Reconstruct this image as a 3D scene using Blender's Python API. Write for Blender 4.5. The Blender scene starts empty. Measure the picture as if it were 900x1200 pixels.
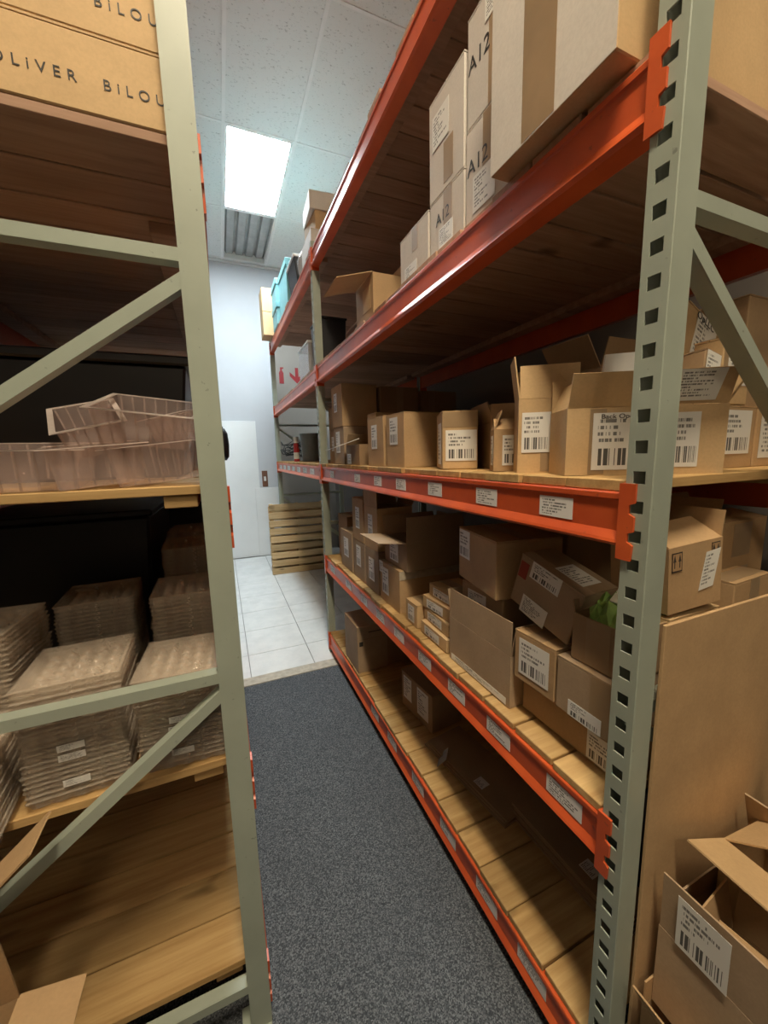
import bpy, bmesh, math, random
from mathutils import Vector, Matrix, Euler
random.seed(7)
S = bpy.context.scene
COL = S.collection
R_ = math.radians

# ------------------------------------------------------------------ camera
EYE = 1.58
cam_d = bpy.data.cameras.new('camera')
cam = bpy.data.objects.new('camera', cam_d)
COL.objects.link(cam)
cam_d.sensor_fit = 'HORIZONTAL'
cam_d.sensor_width = 36.0
cam_d.lens = 18.0                      # 450 px focal length on a 900 px wide frame
cam_d.clip_start = 0.02
fw = Vector((0.382, 0.912, -0.149)); rt = Vector((0.921, -0.389, -0.024)); upv = Vector((0.080, 0.128, 0.989))
fw.normalize(); rt = (rt - fw * rt.dot(fw)).normalized(); upv = rt.cross(fw)
m = Matrix((rt, upv, -fw)).transposed().to_4x4()
m.translation = Vector((0, 0, EYE))
cam.matrix_world = m
S.camera = cam

# ------------------------------------------------------------------ world, light, exposure
w = bpy.data.worlds.new('world'); S.world = w; w.use_nodes = True
w.node_tree.nodes['Background'].inputs[0].default_value = (0.6, 0.7, 0.8, 1)
w.node_tree.nodes['Background'].inputs[1].default_value = 0.05
S.view_settings.view_transform = 'Standard'
S.view_settings.look = 'None'
S.view_settings.gamma = 1.0
S.view_settings.use_curve_mapping = False
S.view_settings.exposure = 1.32
# ceiling panels: x0, x1, y0, y1, colour, strength
PANELS = [
    (0.25, 0.85, 3.9, 5.1, (0.84, 0.96, 1.0), 34.0, 'bright square ceiling light panel above the white tiles at the back wall'),
    (-0.08, 0.25, -0.9, 0.3, (1.0, 0.84, 0.60), 54.0, 'yellowish ceiling light panel above the open floor before the racks'),
    (-0.35, 0.25, -3.28, -2.1, (1.0, 0.82, 0.56), 9.0, 'warm ceiling light panel next to the front wall'),
]
CEIL = 4.38

# ------------------------------------------------------------------ material helpers
MATS = {}
def new_mat(name):
    mt = bpy.data.materials.new(name); mt.use_nodes = True
    nt = mt.node_tree
    MATS[name] = mt
    return mt, nt, nt.nodes['Principled BSDF']
def nd(nt, t, **kw):
    n = nt.nodes.new(t)
    for k, v in kw.items(): setattr(n, k, v)
    return n
def math_n(nt, op, a, b=None, c=None):
    n = nt.nodes.new('ShaderNodeMath'); n.operation = op
    for i, v in enumerate((a, b, c)):
        if v is None: continue
        if isinstance(v, (int, float)): n.inputs[i].default_value = v
        else: nt.links.new(v, n.inputs[i])
    return n.outputs[0]
def mix_c(nt, fac, a, b, blend='MIX'):
    n = nt.nodes.new('ShaderNodeMix'); n.data_type = 'RGBA'; n.blend_type = blend
    for idx, v in ((0, fac), (6, a), (7, b)):
        if isinstance(v, (int, float)): n.inputs[idx].default_value = v
        elif isinstance(v, tuple): n.inputs[idx].default_value = (*v[:3], 1)
        else: nt.links.new(v, n.inputs[idx])
    return n.outputs[2]
def noise(nt, scale, vec, detail=3, rough=0.55):
    n = nt.nodes.new('ShaderNodeTexNoise'); n.inputs['Scale'].default_value = scale
    n.inputs['Detail'].default_value = detail; n.inputs['Roughness'].default_value = rough
    nt.links.new(vec, n.inputs['Vector'])
    return n.outputs[0]
def mapping(nt, scale, src='Object'):
    tc = nt.nodes.new('ShaderNodeTexCoord'); mp = nt.nodes.new('ShaderNodeMapping')
    mp.inputs['Scale'].default_value = scale
    nt.links.new(tc.outputs[src], mp.inputs['Vector'])
    return mp
def ramp(nt, fac, lo, hi):
    n = nt.nodes.new('ShaderNodeMapRange'); n.inputs[1].default_value = lo; n.inputs[2].default_value = hi
    nt.links.new(fac, n.inputs[0])
    return n.outputs[0]
def bump(nt, bs, h, strength, dist=0.002):
    b = nt.nodes.new('ShaderNodeBump'); b.inputs['Strength'].default_value = strength
    b.inputs['Distance'].default_value = dist
    nt.links.new(h, b.inputs['Height']); nt.links.new(b.outputs[0], bs.inputs['Normal'])

def simple(name, col, rough=0.6, metal=0.0, var=0.15, scale=9, spec=None):
    mt, nt, bs = new_mat(name)
    mp = mapping(nt, (1, 1, 1))
    f = noise(nt, scale, mp.outputs[0], 4)
    c = mix_c(nt, ramp(nt, f, 0.3, 0.75), tuple(x * (1 - var) for x in col), tuple(min(1, x * (1 + var)) for x in col))
    nt.links.new(c, bs.inputs['Base Color'])
    bs.inputs['Roughness'].default_value = rough; bs.inputs['Metallic'].default_value = metal
    if spec is not None: bs.inputs['Specular IOR Level'].default_value = spec
    return mt

def cardboard(name, col, var=0.10):
    mt, nt, bs = new_mat(name)
    mp = mapping(nt, (1, 1, 1))
    oi = nt.nodes.new('ShaderNodeObjectInfo')
    f = noise(nt, 7, mp.outputs[0], 5)
    f2 = noise(nt, 160, mp.outputs[0], 2)
    c = mix_c(nt, ramp(nt, f, 0.3, 0.7), tuple(x * (1 - var) for x in col), tuple(x * (1 + var) for x in col))
    c = mix_c(nt, math_n(nt, 'MULTIPLY', ramp(nt, f2, 0.35, 0.7), 0.16), c, tuple(x * 0.55 for x in col))
    hs = nt.nodes.new('ShaderNodeHueSaturation')
    nt.links.new(math_n(nt, 'MULTIPLY_ADD', oi.outputs['Random'], 0.16, 0.92), hs.inputs['Value'])
    nt.links.new(c, hs.inputs['Color'])
    nt.links.new(hs.outputs[0], bs.inputs['Base Color'])
    bs.inputs['Roughness'].default_value = 0.72
    bs.inputs['Specular IOR Level'].default_value = 0.25
    mp2 = mapping(nt, (1, 1, 1))
    wv = nt.nodes.new('ShaderNodeTexNoise'); wv.inputs['Scale'].default_value = 35; nt.links.new(mp2.outputs[0], wv.inputs['Vector'])
    bump(nt, bs, wv.outputs[0], 0.25, 0.003)
    return mt

def wood(name, c1, c2, knots=True):
    mt, nt, bs = new_mat(name)
    tc = nt.nodes.new('ShaderNodeTexCoord'); oi = nt.nodes.new('ShaderNodeObjectInfo')
    cmb = nt.nodes.new('ShaderNodeCombineXYZ')
    nt.links.new(math_n(nt, 'MULTIPLY', oi.outputs['Random'], 37.0), cmb.inputs[0])
    nt.links.new(math_n(nt, 'MULTIPLY', oi.outputs['Random'], 91.0), cmb.inputs[1])
    va = nt.nodes.new('ShaderNodeVectorMath'); va.operation = 'ADD'
    nt.links.new(tc.outputs['Object'], va.inputs[0]); nt.links.new(cmb.outputs[0], va.inputs[1])
    mp = nt.nodes.new('ShaderNodeMapping'); mp.inputs['Scale'].default_value = (1.6, 26, 26)
    nt.links.new(va.outputs[0], mp.inputs['Vector'])
    f = noise(nt, 1.6, mp.outputs[0], 6, 0.65)
    c = mix_c(nt, ramp(nt, f, 0.32, 0.70), c1, c2)
    mp2 = nt.nodes.new('ShaderNodeMapping'); mp2.inputs['Scale'].default_value = (3.5, 9, 9)
    nt.links.new(va.outputs[0], mp2.inputs['Vector'])
    k = noise(nt, 1.0, mp2.outputs[0], 2)
    c = mix_c(nt, math_n(nt, 'MULTIPLY', ramp(nt, k, 0.66, 0.76), 0.75), c, tuple(x * 0.22 for x in c1))
    hs = nt.nodes.new('ShaderNodeHueSaturation')
    nt.links.new(math_n(nt, 'MULTIPLY_ADD', oi.outputs['Random'], 0.4, 0.8), hs.inputs['Value'])
    nt.links.new(c, hs.inputs['Color']); nt.links.new(hs.outputs[0], bs.inputs['Base Color'])
    bs.inputs['Roughness'].default_value = 0.75; bs.inputs['Specular IOR Level'].default_value = 0.2
    bump(nt, bs, f, 0.35, 0.002)
    return mt

def label_mat(name, paper, barcode=True, dens=9.0):
    mt, nt, bs = new_mat(name)
    tc = nt.nodes.new('ShaderNodeTexCoord'); sp = nt.nodes.new('ShaderNodeSeparateXYZ')
    nt.links.new(tc.outputs['UV'], sp.inputs[0])
    u, v = sp.outputs[0], sp.outputs[1]
    oi = nt.nodes.new('ShaderNodeObjectInfo')
    def band(x, lo, hi): return math_n(nt, 'MULTIPLY', math_n(nt, 'GREATER_THAN', x, lo), math_n(nt, 'LESS_THAN', x, hi))
    # text rows
    row = math_n(nt, 'FLOOR', math_n(nt, 'MULTIPLY', v, dens))
    fr = math_n(nt, 'FRACT', math_n(nt, 'MULTIPLY', v, dens))
    cmb = nt.nodes.new('ShaderNodeCombineXYZ')
    nt.links.new(math_n(nt, 'MULTIPLY', u, 22.0), cmb.inputs[0]); nt.links.new(math_n(nt, 'MULTIPLY', row, 7.3), cmb.inputs[1])
    nt.links.new(math_n(nt, 'MULTIPLY', oi.outputs['Random'], 50.0), cmb.inputs[2])
    t = math_n(nt, 'GREATER_THAN', noise(nt, 1.3, cmb.outputs[0], 2), 0.47)
    cmb2 = nt.nodes.new('ShaderNodeCombineXYZ'); nt.links.new(math_n(nt, 'MULTIPLY', row, 3.1), cmb2.inputs[0])
    nt.links.new(math_n(nt, 'MULTIPLY', oi.outputs['Random'], 20.0), cmb2.inputs[1])
    wn = nt.nodes.new('ShaderNodeTexWhiteNoise'); nt.links.new(cmb2.outputs[0], wn.inputs['Vector'])
    lim = math_n(nt, 'MULTIPLY_ADD', wn.outputs['Value'], 0.6, 0.3)
    t = math_n(nt, 'MULTIPLY', t, math_n(nt, 'MULTIPLY', math_n(nt, 'GREATER_THAN', fr, 0.45), math_n(nt, 'LESS_THAN', u, lim)))
    t = math_n(nt, 'MULTIPLY', t, band(u, 0.08, 0.92))
    t = math_n(nt, 'MULTIPLY', t, band(v, 0.46 if barcode else 0.1, 0.92))
    ink = math_n(nt, 'MULTIPLY', t, 0.8)
    if barcode:
        wb = nt.nodes.new('ShaderNodeTexWhiteNoise'); wb.noise_dimensions = '1D'
        nt.links.new(math_n(nt, 'FLOOR', math_n(nt, 'MULTIPLY', u, 70.0)), wb.inputs['W'])
        b = math_n(nt, 'GREATER_THAN', wb.outputs['Value'], 0.42)
        b = math_n(nt, 'MULTIPLY', b, math_n(nt, 'MULTIPLY', band(u, 0.1, 0.9), band(v, 0.08, 0.38)))
        ink = math_n(nt, 'MAXIMUM', ink, math_n(nt, 'MULTIPLY', b, 0.92))
    c = mix_c(nt, ink, paper, (0.03, 0.03, 0.03))
    nt.links.new(c, bs.inputs['Base Color']); bs.inputs['Roughness'].default_value = 0.5
    return mt

def clear_plastic(name, col, alpha):
    mt, nt, bs = new_mat(name)
    out = nt.nodes['Material Output']
    tr = nt.nodes.new('ShaderNodeBsdfTransparent'); tr.inputs[0].default_value = (0.96, 0.93, 0.90, 1)
    mx = nt.nodes.new('ShaderNodeMixShader')
    mp = mapping(nt, (1, 1, 1)); f = noise(nt, 30, mp.outputs[0], 3)
    nt.links.new(math_n(nt, 'MULTIPLY_ADD', f, 0.16, alpha - 0.08), mx.inputs[0])
    bs.inputs['Base Color'].default_value = (*col, 1); bs.inputs['Roughness'].default_value = 0.16
    bs.inputs['Specular IOR Level'].default_value = 0.8
    nt.links.new(tr.outputs[0], mx.inputs[1]); nt.links.new(bs.outputs[0], mx.inputs[2])
    nt.links.new(mx.outputs[0], out.inputs['Surface'])
    return mt

def fragile_mat():
    mt, nt, bs = new_mat('fragile_print')
    tc = nt.nodes.new('ShaderNodeTexCoord'); sp = nt.nodes.new('ShaderNodeSeparateXYZ'); nt.links.new(tc.outputs['UV'], sp.inputs[0])
    u, v = sp.outputs[0], sp.outputs[1]
    du = math_n(nt, 'ABSOLUTE', math_n(nt, 'SUBTRACT', u, .5)); dv = math_n(nt, 'ABSOLUTE', math_n(nt, 'SUBTRACT', v, .5))
    edge = math_n(nt, 'GREATER_THAN', math_n(nt, 'MAXIMUM', du, dv), .43)
    fu = math_n(nt, 'ABSOLUTE', math_n(nt, 'SUBTRACT', math_n(nt, 'FRACT', math_n(nt, 'MULTIPLY', u, 2.0)), .5))
    arrow = math_n(nt, 'LESS_THAN', fu, math_n(nt, 'MULTIPLY', math_n(nt, 'SUBTRACT', .92, v), .75))
    arrow = math_n(nt, 'MULTIPLY', arrow, math_n(nt, 'GREATER_THAN', v, .52))
    stem = math_n(nt, 'MULTIPLY', math_n(nt, 'LESS_THAN', fu, .1), math_n(nt, 'MULTIPLY', math_n(nt, 'GREATER_THAN', v, .2), math_n(nt, 'LESS_THAN', v, .6)))
    ink = math_n(nt, 'MAXIMUM', edge, math_n(nt, 'MAXIMUM', arrow, stem))
    nt.links.new(mix_c(nt, ink, (0.40, 0.25, 0.125), (0.04, 0.03, 0.025)), bs.inputs['Base Color']); bs.inputs['Roughness'].default_value = .75
fragile_mat()
cardboard('kraft', (0.49, 0.325, 0.175))
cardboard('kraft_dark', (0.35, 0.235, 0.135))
cardboard('kraft_grey', (0.42, 0.305, 0.20))
cardboard('kraft_light', (0.58, 0.40, 0.215))
cardboard('white_carton', (0.66, 0.615, 0.565), 0.05)
simple('edge', (0.50, 0.36, 0.20), 0.85, var=0.25, scale=90)
simple('tape', (0.36, 0.25, 0.145), 0.28, var=0.12)
simple('tape_clear', (0.55, 0.47, 0.36), 0.2, var=0.2, scale=30)
simple('ink', (0.025, 0.022, 0.02), 0.6)
simple('red_ink', (0.35, 0.05, 0.03), 0.6)
label_mat('label', (0.78, 0.77, 0.74))
label_mat('label_text', (0.78, 0.77, 0.73), False, 11)
label_mat('sticker', (0.86, 0.85, 0.83), False, 7)
wood('pine', (0.40, 0.24, 0.095), (0.58, 0.39, 0.175))
wood('brown_pine', (0.36, 0.215, 0.145), (0.52, 0.335, 0.235))  # browner pine for the upper decks
wood('pallet_wood', (0.52, 0.36, 0.18), (0.70, 0.52, 0.30))
simple('black_plastic', (0.012, 0.012, 0.016), 0.42, var=0.2)
simple('navy_plastic', (0.016, 0.022, 0.035), 0.5, var=0.2)
simple('teal_card', (0.22, 0.50, 0.54), 0.55, var=0.08)
simple('white_paint', (0.80, 0.82, 0.83), 0.5, var=0.03, scale=3)
simple('wall_paint', (0.56, 0.58, 0.62), 0.7, var=0.04, scale=2)
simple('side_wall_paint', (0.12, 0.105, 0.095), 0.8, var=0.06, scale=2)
simple('shaded_beige', (0.25, 0.225, 0.20), 0.7, var=0.05, scale=3)  # beige darkened to carry the shade behind the rack
simple('alu', (0.42, 0.43, 0.42), 0.45, 0.4, var=0.15)
simple('grid_white', (0.82, 0.83, 0.83), 0.5, var=0.04)
simple('grout', (0.30, 0.30, 0.30), 0.9)
simple('bucket_grey', (0.30, 0.34, 0.34), 0.45, var=0.06)
simple('red_plastic', (0.45, 0.03, 0.03), 0.4)
simple('white_plastic', (0.72, 0.72, 0.70), 0.4, var=0.05)
simple('sign_red', (0.24, 0.012, 0.015), 0.5)
simple('cable_black', (0.015, 0.015, 0.015), 0.5)
simple('brown_plate', (0.17, 0.075, 0.045), 0.5)
simple('green_print', (0.25, 0.42, 0.10), 0.4, var=0.3, scale=22)
simple('foil_white', (0.62, 0.62, 0.52), 0.3, var=0.2, scale=30)
simple('threshold', (0.44, 0.40, 0.33), 0.7, var=0.2, scale=25)
clear_plastic('clear_tray', (0.80, 0.71, 0.60), 0.30)
clear_plastic('clear_pink', (0.88, 0.70, 0.66), 0.27)
clear_plastic('clear_rib', (0.75, 0.62, 0.58), 0.22)
clear_plastic('clear_rim', (0.85, 0.76, 0.72), 0.55)
clear_plastic('clear_bag', (0.7, 0.72, 0.74), 0.4)

def steel(name, col):
    mt, nt, bs = new_mat(name)
    mp = mapping(nt, (1, 1, 1))
    f = noise(nt, 5, mp.outputs[0], 5); g = noise(nt, 60, mp.outputs[0], 3)
    c = mix_c(nt, ramp(nt, f, 0.3, 0.75), tuple(x * 0.88 for x in col), tuple(x * 1.1 for x in col))
    c = mix_c(nt, math_n(nt, 'MULTIPLY', ramp(nt, g, 0.68, 0.76), 0.6), c, tuple(x * 0.3 for x in col))
    nt.links.new(c, bs.inputs['Base Color']); bs.inputs['Roughness'].default_value = 0.42
    return mt
steel('post_paint', (0.37, 0.42, 0.355))
def orange():
    mt, nt, bs = new_mat('beam_orange')
    mp = mapping(nt, (1, 1, 1)); f = noise(nt, 6, mp.outputs[0], 5); g = noise(nt, 50, mp.outputs[0], 4)
    c = mix_c(nt, ramp(nt, f, 0.3, 0.75), (0.53, 0.078, 0.023), (0.71, 0.125, 0.031))
    c = mix_c(nt, math_n(nt, 'MULTIPLY', ramp(nt, g, 0.67, 0.74), 0.5), c, (0.18, 0.05, 0.03))
    nt.links.new(c, bs.inputs['Base Color']); bs.inputs['Roughness'].default_value = 0.34
orange()
def carpet():
    mt, nt, bs = new_mat('carpet')
    mp = mapping(nt, (1, 1, 1))
    vo = nt.nodes.new('ShaderNodeTexVoronoi'); vo.inputs['Scale'].default_value = 290; nt.links.new(mp.outputs[0], vo.inputs['Vector'])
    f = vo.outputs['Color']; g = noise(nt, 2.2, mp.outputs[0], 3); h = noise(nt, 110, mp.outputs[0], 2)
    sc = nt.nodes.new('ShaderNodeSeparateColor'); nt.links.new(f, sc.inputs[0]); f = sc.outputs[0]
    c = mix_c(nt, math_n(nt, 'POWER', f, 1.6), (0.040, 0.046, 0.055), (0.19, 0.205, 0.225))
    c = mix_c(nt, math_n(nt, 'MULTIPLY', ramp(nt, g, 0.3, 0.7), 0.3), c, (0.06, 0.067, 0.078))
    nt.links.new(c, bs.inputs['Base Color']); bs.inputs['Roughness'].default_value = 0.95
    bs.inputs['Specular IOR Level'].default_value = 0.1
    bump(nt, bs, math_n(nt, 'ADD', f, h), 0.5, 0.004)
carpet()
def tiles_mat():
    mt, nt, bs = new_mat('tile_white')
    mp = mapping(nt, (1, 1, 1)); f = noise(nt, 5, mp.outputs[0], 6, 0.7); oi = nt.nodes.new('ShaderNodeObjectInfo')
    c = mix_c(nt, ramp(nt, f, 0.4, 0.75), (0.74, 0.75, 0.75), (0.60, 0.62, 0.63))
    nt.links.new(c, bs.inputs['Base Color']); bs.inputs['Roughness'].default_value = 0.22
tiles_mat()
def ceil_mat():
    mt, nt, bs = new_mat('ceiling_tile')
    mp = mapping(nt, (42, 78, 1)); f = noise(nt, 1.0, mp.outputs[0], 3, 0.6)
    c = mix_c(nt, math_n(nt, 'MULTIPLY', ramp(nt, f, 0.60, 0.70), 0.65), (0.76, 0.78, 0.775), (0.30, 0.31, 0.31))
    nt.links.new(c, bs.inputs['Base Color']); bs.inputs['Roughness'].default_value = 0.9
ceil_mat()
def emit(name, col, s):
    mt = bpy.data.materials.new(name); mt.use_nodes = True; nt = mt.node_tree
    nt.nodes.remove(nt.nodes['Principled BSDF'])
    e = nt.nodes.new('ShaderNodeEmission'); e.inputs[0].default_value = (*col, 1); e.inputs[1].default_value = s
    nt.links.new(e.outputs[0], nt.nodes['Material Output'].inputs['Surface'])
    MATS[name] = mt

# ------------------------------------------------------------------ mesh helpers
class MB:
    def __init__(s): s.v = []; s.f = []; s.uv = {}
    def pts(s, P, F, uv=None):
        o = len(s.v); s.v += [tuple(p) for p in P]
        for i, q in enumerate(F):
            if uv and i in uv: s.uv[len(s.f)] = uv[i]
            s.f.append([o + k for k in q])
        return s
    def box(s, x0, x1, y0, y1, z0, z1):
        P = [(x, y, z) for z in (z0, z1) for y in (y0, y1) for x in (x0, x1)]
        return s.pts(P, [(0, 2, 3, 1), (4, 5, 7, 6), (0, 1, 5, 4), (2, 6, 7, 3), (0, 4, 6, 2), (1, 3, 7, 5)])
    def slab(s, o, a, b, n, t):
        "parallelogram o, o+a, o+a+b, o+b thickened by t along n; the outer face gets a 0..1 UV"
        o, a, b, n = Vector(o), Vector(a), Vector(b), Vector(n).normalized()
        B = [o, o + a, o + a + b, o + b]; T = [p + n * t for p in B]
        return s.pts(B + T, [(3, 2, 1, 0), (4, 5, 6, 7), (0, 1, 5, 4), (1, 2, 6, 5), (2, 3, 7, 6), (3, 0, 4, 7)],
                     {1: ((0, 0), (1, 0), (1, 1), (0, 1))})
    def prism(s, poly, axis, a0, a1):
        "extrude a 2D polygon along axis ('y': poly is (x,z); 'x': (y,z); 'z': (x,y))"
        n = len(poly)
        def p3(p, a): return (p[0], a, p[1]) if axis == 'y' else ((a, p[0], p[1]) if axis == 'x' else (p[0], p[1], a))
        P = [p3(p, a0) for p in poly] + [p3(p, a1) for p in poly]
        F = [tuple(range(n)), tuple(range(2 * n - 1, n - 1, -1))] + [(i, i + n, (i + 1) % n + n, (i + 1) % n) for i in range(n)]
        return s.pts(P, F)
    def lathe(s, prof, seg=20, c=(0, 0, 0)):
        P = []; F = []
        for r, z in prof:
            for k in range(seg):
                a = 2 * math.pi * k / seg; P.append((c[0] + r * math.cos(a), c[1] + r * math.sin(a), c[2] + z))
        for i in range(len(prof) - 1):
            for k in range(seg):
                k2 = (k + 1) % seg; F.append((i * seg + k, i * seg + k2, (i + 1) * seg + k2, (i + 1) * seg + k))
        F.append(tuple(range(seg - 1, -1, -1))); F.append(tuple((len(prof) - 1) * seg + k for k in range(seg)))
        return s.pts(P, F)
    def tube(s, path, r, seg=6):
        P = []; F = []; path = [Vector(p) for p in path]
        for i, p in enumerate(path):
            d = (path[min(i + 1, len(path) - 1)] - path[max(i - 1, 0)]).normalized()
            a = d.cross(Vector((0.3, 0.2, 0.93))).normalized(); b = d.cross(a)
            for k in range(seg):
                t = 2 * math.pi * k / seg; P.append(p + (a * math.cos(t) + b * math.sin(t)) * r)
        for i in range(len(path) - 1):
            for k in range(seg):
                k2 = (k + 1) % seg; F.append((i * seg + k, i * seg + k2, (i + 1) * seg + k2, (i + 1) * seg + k))
        return s.pts(P, F)
    def mesh(s, name, mat, bevel=0.0, smooth=False):
        me = bpy.data.meshes.new(name)
        me.from_pydata(s.v, [], s.f)
        ul = me.uv_layers.new(name='UVMap')
        for fi, uvs in s.uv.items():
            for k, li in enumerate(me.polygons[fi].loop_indices): ul.data[li].uv = uvs[k]
        bm = bmesh.new(); bm.from_mesh(me)
        if bevel > 0:
            bmesh.ops.bevel(bm, geom=list(bm.edges), offset=bevel, segments=1, affect='EDGES')
        bmesh.ops.recalc_face_normals(bm, faces=bm.faces)
        bm.to_mesh(me); bm.free()
        if smooth:
            for p in me.polygons: p.use_smooth = True
        me.materials.append(MATS[mat])
        return me
    def build(s, name, mat, parent=None, bevel=0.0, smooth=False, label=None):
        o = bpy.data.objects.new(name, s.mesh(name, mat, bevel, smooth)); COL.objects.link(o)
        if parent: o.parent = parent
        if label: o['label'] = label
        return o
def tag(o, label, cat, group=None, kind=None):
    if label: o['label'] = label
    if cat: o['category'] = cat
    if group: o['group'] = group
    if kind: o['kind'] = kind
    return o
def empty(name, loc, rot=(0, 0, 0), label=None, cat=None, group=None):
    o = bpy.data.objects.new(name, None); COL.objects.link(o)
    o.empty_display_size = 0.05
    o.location = loc; o.rotation_euler = Euler(tuple(R_(a) for a in rot))
    return tag(o, label, cat, group)
def struct(name, mb, mat, parent=None, bevel=0.0):
    o = mb.build(name, mat, parent, bevel)
    if not parent: o['kind'] = 'structure'
    return o
def inst(name, me, parent, loc=(0, 0, 0), rot=(0, 0, 0)):
    o = bpy.data.objects.new(name, me); COL.objects.link(o); o.parent = parent
    o.location = loc; o.rotation_euler = rot
    return o
def text_mesh(txt, size, mat, spacing=1.0):
    cu = bpy.data.curves.new('txt', 'FONT'); cu.body = txt; cu.size = size; cu.space_character = spacing; cu.extrude = 0.0004
    cu.align_x = 'CENTER'; cu.align_y = 'CENTER'
    ob = bpy.data.objects.new('txt', cu); COL.objects.link(ob)
    bpy.context.view_layer.update()
    me = bpy.data.meshes.new_from_object(ob.evaluated_get(bpy.context.evaluated_depsgraph_get()))
    bpy.data.objects.remove(ob); bpy.data.curves.remove(cu)
    me.materials.clear(); me.materials.append(MATS[mat])
    return me

# ------------------------------------------------------------------ the room
WX0, WX1, WY0, WY1 = -1.15, 1.78, -3.3, 6.38
TILE_Y = 2.76
fl = struct('floor', MB().box(WX0, WX1, WY0, WY1, -0.06, -0.012), 'grout')
cp = MB(); cp.box(WX0 + .005, WX1 - .005, WY0 + .005, 2.655, -0.012, 0.0)
struct('carpet', cp, 'carpet', fl)
struct('threshold_strip', MB().box(WX0 + .005, WX1 - .005, 2.66, TILE_Y, -0.012, 0.003), 'threshold', fl, 0.002)
tw = 0.4655
tile_me = MB().box(-tw / 2 + .0022, tw / 2 - .0022, -tw / 2 + .0022, tw / 2 - .0022, -0.012, 0.0).mesh('floor_tile', 'tile_white', 0.0012)
x = 0.088 - 3 * tw
i = 0
for cx in range(7):
    for cy in range(8):
        X0 = 0.083 + (cx - 3) * tw; Y0 = 2.64 + cy * 0.46
        xa, xb = max(X0, WX0 + .003), min(X0 + tw, WX1 - .003); ya, yb = max(Y0, TILE_Y + .004), min(Y0 + 0.46, WY1 - .003)
        if xb - xa < 0.03 or yb - ya < 0.03: continue
        MB().box(xa + .0025, xb - .0025, ya + .0025, yb - .0025, -0.012, 0.0).build('floor_tile', 'tile_white', fl, 0.0012)
struct('wall_back', MB().box(WX0 - .1, WX1 + .1, WY1, WY1 + 0.1, -0.06, CEIL + .3), 'wall_paint')
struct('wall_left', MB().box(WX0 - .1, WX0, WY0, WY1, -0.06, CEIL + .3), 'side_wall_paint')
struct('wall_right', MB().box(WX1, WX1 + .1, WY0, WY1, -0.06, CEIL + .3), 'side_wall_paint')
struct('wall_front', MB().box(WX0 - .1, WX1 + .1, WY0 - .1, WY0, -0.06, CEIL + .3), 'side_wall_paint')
# ceiling: slab above, tiles and rails below
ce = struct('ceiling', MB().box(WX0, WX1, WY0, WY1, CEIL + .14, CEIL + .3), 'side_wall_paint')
xs = [0.25 + 0.6 * k for k in range(-3, 5)]
ys = [3.9 + 1.2 * k for k in range(-7, 4)]
vent = (0.25, 0.85, 5.1, 6.3)
xe = [WX0] + [a for a in xs if WX0 < a < WX1] + [WX1]
ye = [WY0] + [a for a in ys if WY0 < a < WY1] + [WY1]
for a, b in zip(xe, xe[1:]):
    for c, d in zip(ye, ye[1:]):
        mx_, my_ = (a + b) / 2, (c + d) / 2
        if any(p[0] < mx_ < p[1] and p[2] < my_ < p[3] for p in PANELS) or (vent[0] < mx_ < vent[1] and vent[2] < my_ < vent[3]): continue
        MB().box(a + .008, b - .008, c + .008, d - .008, CEIL, CEIL + .015).build('ceiling_tile', 'ceiling_tile', ce)
MB().box(-.35 + .008, -.092, -.892, .292, CEIL, CEIL + .015).build('ceiling_tile', 'ceiling_tile', ce)
for a in xe[1:-1]:
    MB().box(a - .013, a + .013, WY0, WY1, CEIL - .006, CEIL + .02).build('ceiling_rail', 'grid_white', ce)
for c in ye[1:-1]:
    for a, b in zip(xe, xe[1:]):
        MB().box(a + .0132, b - .0132, c - .010, c + .010, CEIL - .004, CEIL + .02).build('ceiling_rail', 'grid_white', ce)
MB().box(WX0, WX1, WY1 - .03, WY1, CEIL - .03, CEIL - .006).build('wall_angle', 'grid_white', ce)
for k, (a, b, c, d, col, st, lab) in enumerate(PANELS):
    t = empty('ceiling_light', (a / 2 + b / 2, c / 2 + d / 2, CEIL), (0, 0, 0), lab, 'ceiling light', 'ceiling light panels')
    hx, hy = (b - a) / 2 - .016, (d - c) / 2 - .013
    f = MB(); f.box(-hx, hx, -hy, -hy + .018, -.002, .05).box(-hx, hx, hy - .018, hy, -.002, .05)
    f.box(-hx, -hx + .018, -hy + .018, hy - .018, -.002, .05).box(hx - .018, hx, -hy + .018, hy - .018, -.002, .05)
    f.build('frame', 'grid_white', t)
    emit('panel_glow_%d' % k, col, st)
    MB().box(-hx + .019, hx - .019, -hy + .019, hy - .019, .008, .014).build('diffuser', 'panel_glow_%d' % k, t)
t = empty('ceiling_vent', (0.55, 5.7, CEIL), (0, 0, 0), 'ribbed metal ceiling vent between the light panel and the back wall', 'vent')
f = MB(); hx, hy = .284, .587
f.box(-hx, hx, -hy, -hy + .012, -.002, .09).box(-hx, hx, hy - .012, hy, -.002, .09).box(-hx, -hx + .012, -hy + .012, hy - .012, -.002, .09).box(hx - .012, hx, -hy + .012, hy - .012, -.002, .09)
f.build('frame', 'grid_white', t)
MB().box(-hx + .013, hx - .013, -hy + .013, hy - .013, .09, .1).build('backing', 'alu', t)
for k in range(4):
    x0 = -.262 + k * .134
    MB().prism([(x0, .085), (x0 + .018, .055), (x0 + .100, .055), (x0 + .118, .085)], 'y', -hy + .02, hy - .02).build('slat', 'alu', t)

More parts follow.
